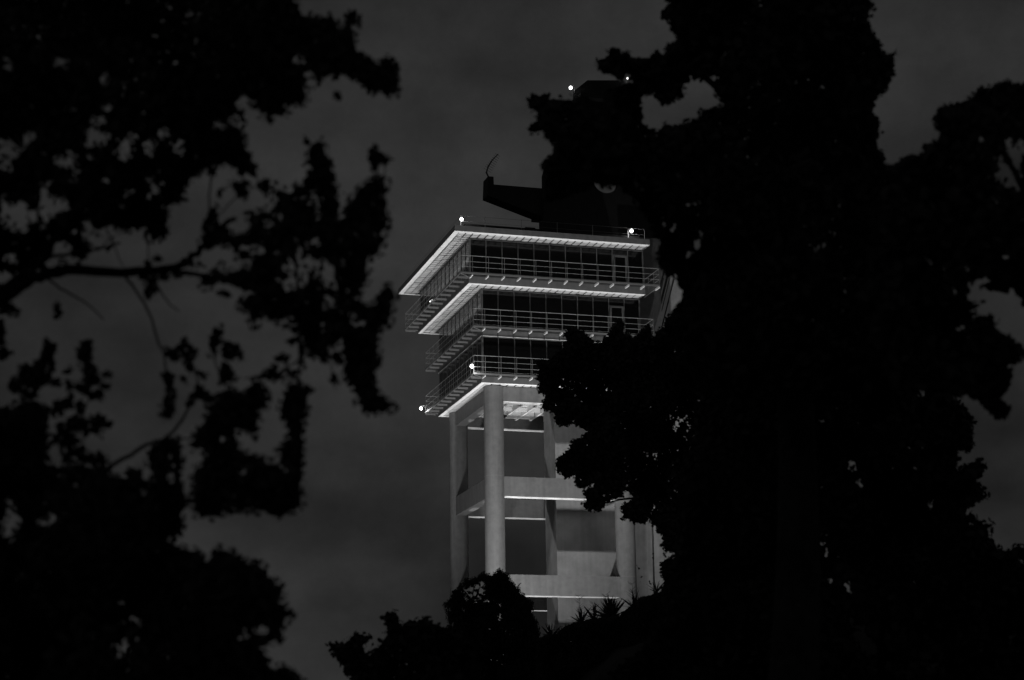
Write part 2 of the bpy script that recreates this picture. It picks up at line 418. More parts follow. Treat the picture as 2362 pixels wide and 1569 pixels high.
# cables running down behind the pier
for k, (x0, x1) in enumerate(((15.9, 14.2), (16.35, 14.45), (16.7, 14.7))):
    P('cable', MB().tube([(x0, 5.6, 36.2), ((x0+x1)/2-0.1, 5.62, 32.4), (x1, 5.6, 28.4)], 0.03 if k < 2 else 0.045, 6), 'black')

# ------------------------------------------------------------------ lamps on the tower
def lamp(a, b, z, r, label, watts, group=None, hang=True, post=None):
    L = empty('bulkhead_lamp', tuple(tower_world(a, b, z)), PSI)
    tag(L, label, 'lamp', group)
    MB().sphere((0, 0, 0), r).build('bulb', M['lamp'], L, True)
    MB().box(-0.05, 0.05, -0.05, 0.05, r*0.95, r*0.95+0.08).build('cap', M['fitting'], L)
    if post:
        dx, dy, dz = post
        MB().tube([(0, 0, r*0.95+0.06), (dx, dy, r*0.95+0.06), (dx, dy, dz)], 0.018, 6).build('bracket', M['fitting'], L)
    if watts:
        d = bpy.data.lights.new('glow', 'POINT'); d.energy = watts; d.shadow_soft_size = r
        o = bpy.data.objects.new('glow', d); col.objects.link(o); o.parent = L; o.location = (r*0.9, -r*1.0, -r*1.1)
    return L
G = 'lamps on the control tower'
lamp(-0.78, -1.12, 37.28, 0.11, 'lit round lamp on the left front corner of the tower roof', 14, G, post=(0.03, 0.28, -0.45))
lamp(11.10, -1.05, 37.38, 0.12, 'lit round lamp near the right end of the tower roof edge', 20, G, post=(-0.15, 0.2, -0.55))
lamp(0.20, 0.20, 27.72, 0.12, 'lit lamp at the front corner of the lowest balcony', 40, G, post=(0.19, 0.19, -0.1))
lamp(0.10, 13.75, 27.65, 0.11, 'lit lamp at the far left end of the lowest balcony', 18, G, post=(0.29, -0.25, -0.1))
lamp(8.80, 4.3, 49.45, 0.12, 'lit lamp on the left of the dark mast head above the leaves', 0, G, post=(0.35, 0.25, -0.2))
lamp(13.10, 4.2, 50.55, 0.06, 'small lit lamp on top of the mast head between leaves', 0, G, post=(0, 0.3, -0.2))
for px, z, t in ((0.02, 0, 'leftmost tiny lamp glowing low in the far left windows of the top floor'),
                 (0.02, 1, 'middle tiny lamp glowing in the left windows of the top floor'),
                 (0.02, 2, 'rightmost tiny lamp glowing in the left windows of the top floor')):
    bb, zz = ((11.5, 34.62), (10.6, 34.78), (10.0, 34.72))[z]
    q = empty('window_lamp', tuple(tower_world(0.02, bb, zz)), PSI); tag(q, t, 'lamp', 'tiny lamps in the top floor windows')
    MB().sphere((0, 0, 0), 0.04, 8, 6).build('bulb', M['lamp'], q, True); MB().box(0.0, 0.05, -0.03, 0.03, 0.04, 0.1).build('cap', M['fitting'], q)

# ------------------------------------------------------------------ floodlights on the forecourt
def flood(a, b, z, ta, tb, tz, watts, spot, soft, label, blend=0.5):
    p = tower_world(a, b, z); q = tower_world(ta, tb, tz)
    gz = float(ground_z(np.array(p.x), np.array(p.y)))
    f = empty('floodlight', (p.x, p.y, gz)); tag(f, label, 'floodlight', 'floodlights on the forecourt')
    hz = p.z-gz
    MB().tube([(0, 0, -0.05), (0, 0, max(hz-0.35, 0.1))], 0.06, 8).build('stand', M['fitting'], f)
    MB().box(-0.3, 0.3, -0.25, 0.25, hz-0.38, hz-0.12).build('housing', M['fitting'], f)
    MB().box(-0.26, 0.26, -0.21, 0.21, hz-0.119, hz-0.09).build('lens', M['lamp'], f)
    d = bpy.data.lights.new('beam_light', 'SPOT'); d.energy = watts; d.spot_size = math.radians(spot); d.spot_blend = blend; d.shadow_soft_size = soft
    o = bpy.data.objects.new('beam_light', d); col.objects.link(o); o.parent = f; o.location = (0, 0, hz)
    o.rotation_euler = (q-p).to_track_quat('-Z', 'Y').to_euler()
flood(1.2, -14.0, -11.8, 5.0, 2.0, 38.5, 78000, 56, 0.45, 'main floodlight below the left part of the tower front', 1.0)
flood(-10.0, -7.0, -11.8, 0.5, 5.0, 34, 32000, 52, 0.6, 'floodlight out to the left of the tower corner', 1.0)
flood(24.0, -8.0, -11.8, 18.8, 6.0, 19, 34000, 32, 0.3, 'floodlight out to the right, aimed at the side wall', 1.0)
flood(5.0, 19.5, -11.6, 5, 9.5, 22, 26000, 62, 0.2, 'floodlight behind the tower aimed up between the columns', 1.0)

# ------------------------------------------------------------------ foliage
S = 2.0; OX, OY = -700, -500; CW, CH = int(3800/S), int(2600/S)      # tracing canvas, two photo pixels to a cell
def poly_mask(pts):
    m = np.zeros((CH, CW), bool)
    P_ = (np.array(pts, float)-[OX, OY])/S
    x0, y0 = np.maximum(np.floor(P_.min(0)).astype(int), 0); x1, y1 = np.minimum(np.ceil(P_.max(0)).astype(int)+1, [CW, CH])
    if x1 <= x0 or y1 <= y0: return m
    gx, gy = np.meshgrid(np.arange(x0, x1)+0.5, np.arange(y0, y1)+0.5); ins = np.zeros(gx.shape, bool)
    n = len(P_)
    for i in range(n):
        xa, ya = P_[i]; xb, yb = P_[(i+1) % n]
        if ya == yb: continue
        c = ((ya > gy) != (yb > gy)) & (gx < (xb-xa)*(gy-ya)/(yb-ya)+xa)
        ins ^= c
    m[y0:y1, x0:x1] = ins; return m
def ell_mask(ells):
    m = np.zeros((CH, CW), bool)
    for e in ells:
        cx, cy, rx, ry = e[:4]; t = math.radians(e[4]) if len(e) > 4 else 0
        R = max(rx, ry)+6
        x0, x1 = max(int((cx-R-OX)/S), 0), min(int((cx+R-OX)/S)+1, CW); y0, y1 = max(int((cy-R-OY)/S), 0), min(int((cy+R-OY)/S)+1, CH)
        gx, gy = np.meshgrid(np.arange(x0, x1)*S+OX-cx, np.arange(y0, y1)*S+OY-cy)
        u = gx*math.cos(t)+gy*math.sin(t); v = -gx*math.sin(t)+gy*math.cos(t)
        wob = 1+0.22*np.sin(3*np.arctan2(v, u)+cx)+0.12*np.sin(5*np.arctan2(v, u)+cy)
        m[y0:y1, x0:x1] |= (u/rx)**2+(v/ry)**2 < wob**2
    return m
def grow(m, k):
    o = m.copy()
    for _ in range(k):
        q = o.copy(); q[1:] |= o[:-1]; q[:-1] |= o[1:]; q[:, 1:] |= o[:, :-1]; q[:, :-1] |= o[:, 1:]; o = q
    return o
def ragged(m):
    """bite uneven bays into the crown edge beyond the picture, so that it is no straight cut from elsewhere either"""
    e = []
    for x in np.arange(-700, 3100, 120):
        e.append((x+rng.uniform(-40, 40), -470+rng.uniform(-30, 30), rng.uniform(40, 110), rng.uniform(60, 220)))
    for y in np.arange(-500, 1500, 120):
        e.append((-680+rng.uniform(-20, 20), y, rng.uniform(60, 240), rng.uniform(40, 100)))
        e.append((2870+rng.uniform(-20, 20), y, rng.uniform(60, 260), rng.uniform(40, 100)))
    return m & ~ell_mask(e)
def inside(m, px, py):
    i = ((px-OX)/S).astype(int); j = ((py-OY)/S).astype(int)
    ok = (i >= 0) & (i < CW) & (j >= 0) & (j < CH)
    r = np.zeros(px.shape, bool); r[ok] = m[j[ok], i[ok]]; return r
def project(w_):
    x, y, z = w_[..., 0], w_[..., 1], w_[..., 2]
    fw = y*cP+z*sP; up = -y*sP+z*cP
    u = FPX*x/fw; v = -FPX*up/fw
    return 1181+cR*u-sR*v, 784.5+sR*u+cR*v

LEAF = {
 'oval': (np.array([(0,0,0),(.28,.24,.05),(.68,.22,.04),(1,0,-.06),(.68,-.22,.04),(.28,-.24,.05)], float), [(0,3,2,1),(0,5,4,3)]),
 'lobed': (np.array([(0,0,0),(.10,.30,.03),(.30,.22,.02),(.36,.46,.05),(.55,.24,.02),(.78,.30,.03),(1,0,-.05),(.78,-.30,.03),(.55,-.24,.02),(.36,-.46,.05),(.30,-.22,.02),(.10,-.30,.03)], float),
           [(0,6,5,4),(0,4,3,2),(0,2,1),(0,8,7,6),(0,10,9,8),(0,11,10)]),
 'narrow': (np.array([(0,0,0),(.35,.12,.03),(.72,.09,.02),(1,0,-.12),(.72,-.09,.02),(.35,-.12,.03)], float), [(0,3,2,1),(0,5,4,3)]),
}
def leaf_frames(n):
    d = rng.normal(size=(n, 3)); d[:, 2] -= 0.25; d /= np.linalg.norm(d, axis=1)[:, None]
    t = rng.normal(size=(n, 3)); e = np.cross(d, t); e /= np.linalg.norm(e, axis=1)[:, None]
    return d, e, np.cross(d, e)
def leaves_mesh(name, pos, size, kind, frames):
    tv, tf = LEAF[kind]; n = len(pos); k = len(tv); d, e, nn_ = frames
    v = pos[:, None, :] + size[:, None, None]*((tv[None, :, 0, None]-0.5)*d[:, None, :] + tv[None, :, 1, None]*e[:, None, :] + tv[None, :, 2, None]*nn_[:, None, :])
    me = bpy.data.meshes.new(name)
    me.vertices.add(n*k); me.vertices.foreach_set('co', v.reshape(-1).astype(np.float32))
    fl = np.concatenate([np.array(f) for f in tf]); st = np.cumsum([0]+[len(f) for f in tf[:-1]]); per = len(fl)
    me.loops.add(n*per); me.loops.foreach_set('vertex_index', (fl[None, :]+np.arange(n)[:, None]*k).reshape(-1).astype(np.int32))
    me.polygons.add(n*len(tf)); me.polygons.foreach_set('loop_start', (st[None, :]+np.arange(n)[:, None]*per).reshape(-1).astype(np.int32))
    me.materials.append(M['leaf']); me.update(calc_edges=True); return me

def crown(parent, mask, d0, d1, ball, leaf, kind, tau, singles=0, name='crown', step=0.75, loose=False):
    if loose and leaf*FPX/d0 > 15 and name != 'leaf_spray': mask = ~grow(~mask, 2)
    """leaf clumps (balls of leaves, radius `ball` metres) filling the traced crown between distances d0 and d1"""
    dm = (d0+d1)/2; rp = ball*FPX/dm
    jy, ix = np.nonzero(mask[::1, ::1])
    g = max(int(rp*step/S), 1)
    # seeds on a jittered grid over the crown
    sel = {}
    order = rng.permutation(len(jy))
    for k in order:
        sel.setdefault((jy[k]//g, ix[k]//g), k)
    idx = np.array(list(sel.values())); sx = ix[idx]*S+OX; sy = jy[idx]*S+OY
    area = mask.sum()*S*S
    lp = leaf*FPX/dm; la = lp*lp*{'oval': .33, 'lobed': .40, 'narrow': .15}[kind]*0.5
    N = int(tau*area/la); per = max(N//len(idx), 1)
    pos_all, siz_all, fr_all = [], [], []
    need = np.full(len(idx), per); sd = rng.uniform(d0, d1, len(idx))
    for attempt in range(7):
        s_ = np.repeat(np.arange(len(idx)), need)
        if len(s_) == 0: break
        n = len(s_)
        r = ball*rng.uniform(0, 1, n)**0.45; q = rng.normal(size=(n, 3)); q /= np.linalg.norm(q, axis=1)[:, None]
        cx, cy, cz = at(sx[s_], sy[s_], sd[s_]); c = np.stack([cx, cy, cz], -1)
        p = c+q*r[:, None]; sz = leaf*rng.uniform(0.7, 1.25, n); fr = leaf_frames(n)
        ok = np.ones(n, bool)
        for t in ((-0.25, 0.05) if loose else (-0.42, 0.0, 0.45)):
            a_, b_ = project(p+fr[0]*(sz*t)[:, None]); ok &= inside(mask, a_, b_)
        pos_all.append(p[ok]); siz_all.append(sz[ok]); fr_all.append([f[ok] for f in fr])
        need = np.bincount(s_[~ok], minlength=len(idx))
    pos = np.concatenate(pos_all); siz = np.concatenate(siz_all); fr = [np.concatenate([f[i] for f in fr_all]) for i in range(3)]
    o = link(name, leaves_mesh(name, pos, siz, kind, fr), parent); o['kind'] = 'stuff'
    if singles:
        a_, b_ = project(pos); core = ~grow(~mask, max(int(lp*0.8/S), 1))
        vis = (a_ > 5) & (a_ < 2357) & (b_ > 5) & (b_ < 1564) & ~inside(core, a_, b_)
        cand = np.nonzero(vis)[0]; cand = cand[rng.permutation(len(cand))][:singles]
        tv, tf = LEAF[kind]; mb = MB(); mb.v = [((x-0.5), y, z) for x, y, z in tv]; mb.f = list(tf)
        lm = mb.mesh('leaf', M['leaf'])
        for k in cand:
            sh = fr[0][k]*siz[k]*0.12
            m4 = Matrix(((fr[0][k][0], fr[1][k][0], fr[2][k][0], pos[k][0]+sh[0]), (fr[0][k][1], fr[1][k][1], fr[2][k][1], pos[k][1]+sh[1]),
                         (fr[0][k][2], fr[1][k][2], fr[2][k][2], pos[k][2]+sh[2]), (0, 0, 0, 1))) @ Matrix.Scale(siz[k]*1.15, 4)
            link('leaf', lm, parent, mtx=m4)
    return len(pos)
def branch(parent, pts, r0, r1, name='branch', seg=8):
    """pts: (px, py, distance) control points, smoothed, with a slight natural wobble"""
    P3 = [atv(*p) for p in pts]; out = []
    n = len(P3)
    for i in range(n-1):
        a, b, c, d = P3[max(i-1, 0)], P3[i], P3[i+1], P3[min(i+2, n-1)]
        for t in np.linspace(0, 1, 5)[:-1]:
            out.append(0.5*((2*b)+(c-a)*t+(2*a-5*b+4*c-d)*t*t+(3*b-a-3*c+d)*t**3))
    out.append(P3[-1]); k = len(out)
    out = [p+Vector(rng.normal(size=3)*min(r0, 0.03)*0.25) for p in out]
    rad = [r0+(r1-r0)*i/(k-1) for i in range(k)]
    return MB().tube(out, rad, seg).build(name, M['bark'], parent, True)
def trunk(parent, px, py, d, base_px, r0, r1, name='trunk'):
    top = atv(px, py, d); bx, by, _ = at(base_px, 1500, d); bz = float(ground_z(np.array(bx), np.array(by)))-0.2
    b = Vector((bx, by, bz)); pts = []
    for i in range(9):
        t = i/8; p = b.lerp(top, t)+Vector((math.sin(t*3.0)*r0*0.6, math.cos(t*2.2)*r0*0.4, 0)) * (1-t) * t * 4
        pts.append(p)
    return MB().tube(pts, [r0*1.35]+[r0+(r1-r0)*i/8 for i in range(1, 9)], 12).build(name, M['bark'], parent, True)
def plant(name, label, cat, px, d, group=None):
    x, y, _ = at(px, 1500, d); z = float(ground_z(np.array(x), np.array(y)))
    o = empty(name, (x, y, z)); tag(o, label, cat, group); PINV[o.name] = Matrix.Translation((-x, -y, -z)); return o

UL = lambda *p: [(x/2.4853, y/2.4853) for x, y in p]                  # traced on enlarged quarters of the photograph
ML = lambda *p: [(x/2.4853, y/2.4853+600) for x, y in p]
ULe = lambda *e: [(q[0]/2.4853, q[1]/2.4853, q[2]/2.4853, q[3]/2.4853)+tuple(q[4:]) for q in e]
MLe = lambda *e: [(q[0]/2.4853, q[1]/2.4853+600, q[2]/2.4853, q[3]/2.4853)+tuple(q[4:]) for q in e]

# --- near tree on the left: upper crown
m1 = poly_mask([(-650, -450), (640, -450), (700, -300), (676, -60)] + UL((1680,0),(1720,30),(1725,95),(1780,90),(1850,110),(1890,80),(1920,100),(1950,200),(1975,110),(2015,55),(2048,100),(2025,200),
    (2030,280),(2090,330),(2180,372),(2200,325),(2250,345),(2280,430),(2272,555),(2190,520),(2120,530),(2060,460),(1960,420),(1850,440),(1830,475),(1740,490),(1762,560),
    (1735,605),(1680,590),(1640,660),(1550,680),(1400,650),(1390,710),(1400,850),(1440,860),(1440,920),(1480,960),(1450,1000),(1370,980),(1310,940),(1220,945),(1140,990),
    (1050,1080),(1050,1140),(1000,1180),(930,1190),(960,1260),(960,1330),(900,1380),(850,1370),(840,1320),(700,1310),(640,1370),(560,1450),(470,1500),(380,1540),(260,1560),
    (200,1530),(120,1560),(0,1560)) + [(-650, 640)])
h1 = ell_mask(ULe((40,360,20,22),(345,360,35,25),(600,455,28,28),(720,525,20,22),(405,620,22,28),(615,615,35,22,-40),(555,690,50,22),(535,790,78,45),(30,860,75,50),(120,840,20,20),(165,780,30,30),
    (390,920,80,50,20),(700,870,40,45),(755,790,25,25),(855,835,30,48,25),(945,760,35,35),(1015,840,45,38,30),(890,1095,25,28),(740,1100,18,12),(300,1025,18,16),(415,1030,24,16),(605,1035,25,12),
    (510,890,18,14),(870,1030,28,14),(1410,600,60,35,20),(1250,720,28,20),(1350,705,50,22,35),(1720,345,35,28,30),(1775,440,45,18,20),(30,1230,28,100),(130,1240,75,95),(250,1200,38,150),(335,1180,48,70,30),
    (330,1450,105,85),(500,1300,38,36),(540,1380,60,45),(560,1480,90,50),(640,1330,60,34,40),(470,1195,24,20),(430,1240,22,18),(60,1480,45,30),(780,1440,110,120),(420,1330,18,18),(20,950,40,18),(60,965,16,20),
    (160,1420,18,12),(650,780,14,22,30),(850,1140,14,20),(930,1045,10,10),(245,880,8,20,15),(90,1385,25,14,-30),(700,1180,12,10),(1120,895,10,10),(510,1410,10,10)))
m1 = m1 & ~h1
m1 |= ell_mask(ULe((395,928,16,16),(600,1410,22,14),(180,1230,10,14)))
# --- the same tree: foliage hanging on the right
m1b = poly_mask(UL((1840,800),(1875,880),(1900,970),(1920,1050),(1962,1110),(1925,1110),(1950,1180),(1990,1180),(2010,1130),(2080,1060),(2150,1015),(2222,1030),(2212,1120),(2230,1280),(2195,1380),(2190,1450),(2110,1490),(2120,1560)) +
    ML((2095,20),(2105,130),(2050,215),(2100,262),(2170,245),(2190,180),(2235,140),(2275,205),(2245,250),(2245,365),(2172,400),(2165,480),(2175,620),(2135,640),(2160,745),(2272,850),(2200,875),(2120,885),
    (2055,835),(2038,740),(1972,660),(1975,560),(1955,450),(1900,500),(1868,490),(1860,600),(1830,570),(1760,525),(1715,400),(1640,360),(1530,345),(1450,382),(1430,300),(1365,270),(1400,210),(1480,180),
    (1380,140),(1260,115),(1210,150),(1150,165),(1180,110),(1000,75)) +
    UL((1000,1580),(1100,1440),(1180,1330),(1260,1290),(1310,1340),(1420,1345),(1440,1280),(1400,1240),(1560,1190),(1582,1060),(1655,1110),(1750,1010),(1765,880)))
h1b = ell_mask(ULe((1790,1140,32,40,-30),(1940,1240,18,36,15),(1605,1245,12,12),(1830,1245,18,18),(1720,1430,45,20,-35),(1690,1510,48,28,40),(1780,1500,20,34),(1480,1420,45,26),(1390,1415,22,14),(1450,1460,18,14),
    (1210,1470,140,70),(1330,1520,90,40),(1590,1440,10,12),(1800,1390,30,10),(1540,1280,24,12,-30),(1310,1402,9,9))) | ell_mask(MLe((1700,60,75,50,45),(1870,80,45,90,-25),(1870,240,20,48),(2050,350,38,26,30),(1850,380,14,22),(1110,60,90,30),
    (1660,140,60,25,10),(2110,230,26,12),(1590,110,10,10)))
m1b = m1b & ~h1b
m1c = ell_mask(ULe((1385,1085,48,46,20),(1510,1065,32,42),(1215,1240,24,62,12),(1222,975,18,40),(1255,1110,14,18),(1190,1290,36,30),(1330,1040,40,16,20),(1750,805,22,14),(1930,550,18,14),(2140,880,22,48),(2190,910,40,32,20),(2140,950,14,30),
    (1150,1010,10,8),(450,1440,44,36),(905,1480,24,14),(1270,1090,10,8)))
m1c |= ell_mask(MLe((860,150,38,85,8),(845,60,45,45),(945,90,26,22),(1280,190,26,12),(330,300,14,46),
    (985,535,52,28,30),(1055,455,14,22),(1085,555,36,62),(1060,500,44,22),(1245,420,24,48,25),(1222,490,18,60),(1315,520,56,52),(1360,540,30,18,20),(1297,655,46,52),(1165,658,34,16,15),(1055,680,14,22),
    (960,672,26,36),(975,740,14,30),(965,820,32,92,8),(950,880,20,34),(1140,760,42,38),(1200,790,50,14),(1090,790,14,40,20),
    (1620,560,40,22),(1560,650,52,40),(1640,655,60,30),(1700,640,28,22),(1680,460,30,16),(1695,400,20,14),(1915,690,14,30,-15),(1750,740,34,22),(1730,560,9,80),(1930,560,24,34,-30),(1860,560,14,40)))
# --- hanging mass in the middle left
m1d = poly_mask(ML((1110,1200),(1150,1185),(1185,1140),(1160,1085),(1070,1090),(1120,990),(1180,900),(1200,830),(1310,735),(1400,770),(1470,680),(1525,735),(1532,850),(1480,862),(1490,960),(1470,1012),(1400,980),(1350,975),
    (1345,1040),(1400,1100),(1500,1130),(1560,1155),(1610,1190),(1642,1228),(1625,1140),(1592,1090),(1655,1020),(1640,930),(1608,860),(1625,790),(1690,680),(1740,740),(1785,745),(1752,790),(1750,840),(1735,960),(1742,1080),(1725,1250),(1725,1430),
    (1640,1440),(1590,1472),(1500,1440),(1340,1422),(1240,1470),(1170,1492),(1120,1460),(1108,1330))) & ~ell_mask(MLe((1267,1022,22,14),(1382,1190,9,24)))
# --- low left mass with spires and loose sprays
m1e = poly_mask([(-650, 935)] + ML((0,840),(75,862),(80,820),(190,802),(290,872),(272,960),(270,1050),(262,1160),(330,1175),(420,1160),(610,1190),(650,1222),(690,1250),(700,1225),(800,1180),(850,1120),(890,1075),(940,1020),(1020,1020),(1040,1150),(1030,1260),
    (1072,1390),(1040,1450),(1045,1566)) + [(418, 1235), (380, 1242), (405,1263),(447,1270),(480,1288),(503,1266),(550,1277),(578,1300),(610,1303),(624,1333),(657,1356),(650,1389),(676,1421),(652,1445),(652,1473),(606,1491),(620,1538),(652,1536),(700,1570),(760,1800),(-650,1800)])
m1e &= ~(poly_mask([(16,1143),(32,1165),(48,1200),(32,1240),(20,1258),(2,1225),(12,1190)]) | ell_mask([(100,1202,12,10),(115,1195,9,12),(340,1105,14,10),(395,1095,8,22,10),(390,1050,5,12),(343,1098,10,20,-20),(280,1094,20,8),(310,1060,40,14,-30),(330,1075,14,16),(275,1500,8,12),(290,1488,5,8),(310,1430,7,6),(330,1135,6,8),(600,1455,16,10),(560,1462,10,14)]))
m1f = poly_mask(ML((262,440),(285,470),(318,480),(300,560),(315,600),(290,700),(225,720),(215,780),(140,800),(60,740),(55,700),(110,650),(95,600),(190,600),(240,530))) | poly_mask(ML((450,500),(480,465),(520,462),(520,540),(545,620),(560,660),(520,700),(490,690),(470,620),(440,560)))
m1f |= ell_mask(MLe((388,630,26,18,-15),(325,702,26,22),(520,690,46,32),(600,655,26,12),(600,722,26,16),(480,740,46,26,20),(560,770,42,24),(460,840,22,42),(400,790,14,48),(350,830,44,30),(310,860,20,50),(20,530,40,26),(5,420,22,60),(0,350,14,28),
    (430,940,60,36),(540,930,66,40),(600,940,40,16),(560,985,44,18),(490,975,44,34),(350,955,20,36),(400,1030,52,44,40),(440,1090,50,40,50),(320,1010,18,16),(350,1050,16,34),(385,1120,30,24),(300,1060,10,24),(560,1140,50,36),(500,1130,70,24),(590,1150,30,18),
    (35,270,62,34,20),(100,290,24,16),(20,200,50,60),(340,880,20,16),(395,720,12,24),(420,905,26,14)))

m1 = ragged(m1); m1e = ragged(m1e)
T1 = plant('broadleaf_tree', 'near out of focus tree with hanging branches on the left side', 'tree', -230, 11.0)
trunk(T1, -230, 640, 11.0, -260, 0.24, 0.17)
trunk(T1, -120, -420, 11.4, -230, 0.17, 0.07, 'stem')
crown(T1, m1, 9.6, 13.0, 0.30, 0.075, 'oval', 8.5, 110, loose=True)
crown(T1, m1b, 9.8, 12.2, 0.24, 0.070, 'oval', 7.5, 70, 'hanging_foliage', loose=True)
crown(T1, m1c, 10.4, 11.6, 0.09, 0.050, 'oval', 5.0, 0, 'leaf_spray', loose=True)
crown(T1, m1d, 10.0, 11.8, 0.22, 0.070, 'oval', 8.5, 40, 'hanging_foliage', loose=True)
crown(T1, m1f, 10.2, 11.8, 0.10, 0.050, 'oval', 5.0, 0, 'leaf_spray', loose=True)
for pts, r0, r1 in [
    ([(-230,760,11),(-120,735,11),(0,688,11),(60,652,11),(130,624,11),(250,628,11),(380,622,11),(430,602,11),(478,560,11),(540,500,11.2)], 0.050, 0.014),
    ([(380,622,11),(450,632,11),(530,650,11),(600,672,11.1),(700,700,11.2),(790,760,11.2),(840,880,11.2)], 0.016, 0.008),
    ([(-230,600,11),(-60,690,11),(50,640,11),(110,575,11),(160,510,11),(215,440,11),(260,330,11.1),(300,180,11.2),(380,-100,11.3)], 0.040, 0.014),
    ([(60,650,11),(100,600,11),(200,580,11.1),(280,560,11.1)], 0.016, 0.006),
    ([(108,642,11),(150,672,11),(200,700,11),(240,738,11)], 0.008, 0.004),
    ([(290,640,11),(320,680,11),(345,725,11),(365,790,11),(380,830,11),(385,960,11)], 0.009, 0.005),
    ([(355,640,11),(375,680,11),(395,705,11),(415,718,11)], 0.007, 0.003),
    ([(250,1078,11),(300,1050,11),(350,1022,11),(385,1008,11),(420,970,11),(447,925,11),(480,900,11)], 0.013, 0.006),
    ([(395,1010,11),(440,1012,11)], 0.005, 0.004),
    ([(90,430,11),(88,480,11),(85,560,11)], 0.010, 0.008),
    ([(680,560,11.1),(690,740,11.1),(690,840,11.1),(684,900,11)], 0.010, 0.006),
    ([(489,380,11),(484,450,11),(482,520,11)], 0.006, 0.005),
    ([(230,500,11),(260,560,11),(285,620,11)], 0.005, 0.003),
    ([(340,530,11),(342,580,11),(342,620,11)], 0.004, 0.003),
    ([(560,388,11),(556,438,11),(530,470,11),(500,500,11)], 0.005, 0.003), ([(640,440,11),(610,428,11),(585,405,11)], 0.005, 0.003),
    ([(878,430,11),(868,385,11),(858,345,11)], 0.006, 0.003), ([(884,420,11),(888,385,11),(872,360,11)], 0.004, 0.003),
    ([(380,800,11),(410,815,11),(440,838,11),(455,880,11),(470,915,11),(500,960,11)], 0.007, 0.004),
    ([(500,755,11),(492,800,11),(500,850,11),(520,880,11),(530,930,11)], 0.005, 0.004), ([(492,810,11),(520,808,11),(535,815,11)], 0.004, 0.003), ([(430,775,11),(436,820,11),(440,870,11)], 0.004, 0.003),
    ([(690,830,11),(660,850,11),(630,865,11),(560,872,11)], 0.006, 0.003), ([(752,800,11.1),(765,850,11),(775,890,11)], 0.005, 0.003), ([(684,900,11),(705,896,11),(720,900,11)], 0.004, 0.003),
    ([(60,960,11),(85,900,11),(105,830,11),(108,780,11)], 0.009, 0.003), ([(150,1070,11),(175,990,11),(205,920,11),(205,850,11),(208,780,11)], 0.009, 0.003),
    ([(205,920,11),(235,905,11),(252,895,11)], 0.004, 0.002), ([(178,980,11),(220,972,11),(258,975,11)], 0.005, 0.003), ([(205,900,11),(170,880,11),(130,885,11)], 0.004, 0.002), ([(160,1040,11),(200,1040,11),(240,1060,11)], 0.005, 0.003),
    ([(200,-100,11.4),(420,60,11.3),(620,150,11.2),(760,150,11.2),(840,175,11.2),(890,195,11.2)], 0.035, 0.010),
    ([(720,340,11.1),(740,480,11.1),(780,640,11.1),(800,780,11.1),(850,920,11.1)], 0.014, 0.008)]:
    branch(T1, pts, r0, r1)

def fringe(parent, m, d0, d1, leaf, kind, tau, k, name='outer_leaves'):
    ring = grow(m, k) & ~m
    crown(parent, ring, d0, d1, 0.06, leaf, kind, tau, 0, name, step=1.3, loose=True)
fringe(T1, m1, 10.2, 12.4, 0.042, 'oval', 0.9, 5, 'leaf_spray')
fringe(T1, m1b, 10.2, 12.0, 0.040, 'oval', 1.0, 5, 'leaf_spray')
fringe(T1, m1d, 10.3, 11.6, 0.040, 'oval', 1.0, 5, 'leaf_spray')
fringe(T1, m1c | m1f, 10.5, 11.6, 0.036, 'oval', 0.8, 3, 'leaf_spray')
T1L = plant('broadleaf_tree', 'dark bushy tree filling the bottom left corner below the hanging branches', 'tree', 60, 11.5)
trunk(T1L, 80, 1250, 11.5, 60, 0.16, 0.07)
crown(T1L, m1e, 9.8, 12.6, 0.32, 0.075, 'oval', 8.0, 60, loose=True)

fringe(T1L, m1e, 10.3, 12.2, 0.042, 'oval', 0.9, 5, 'leaf_spray')
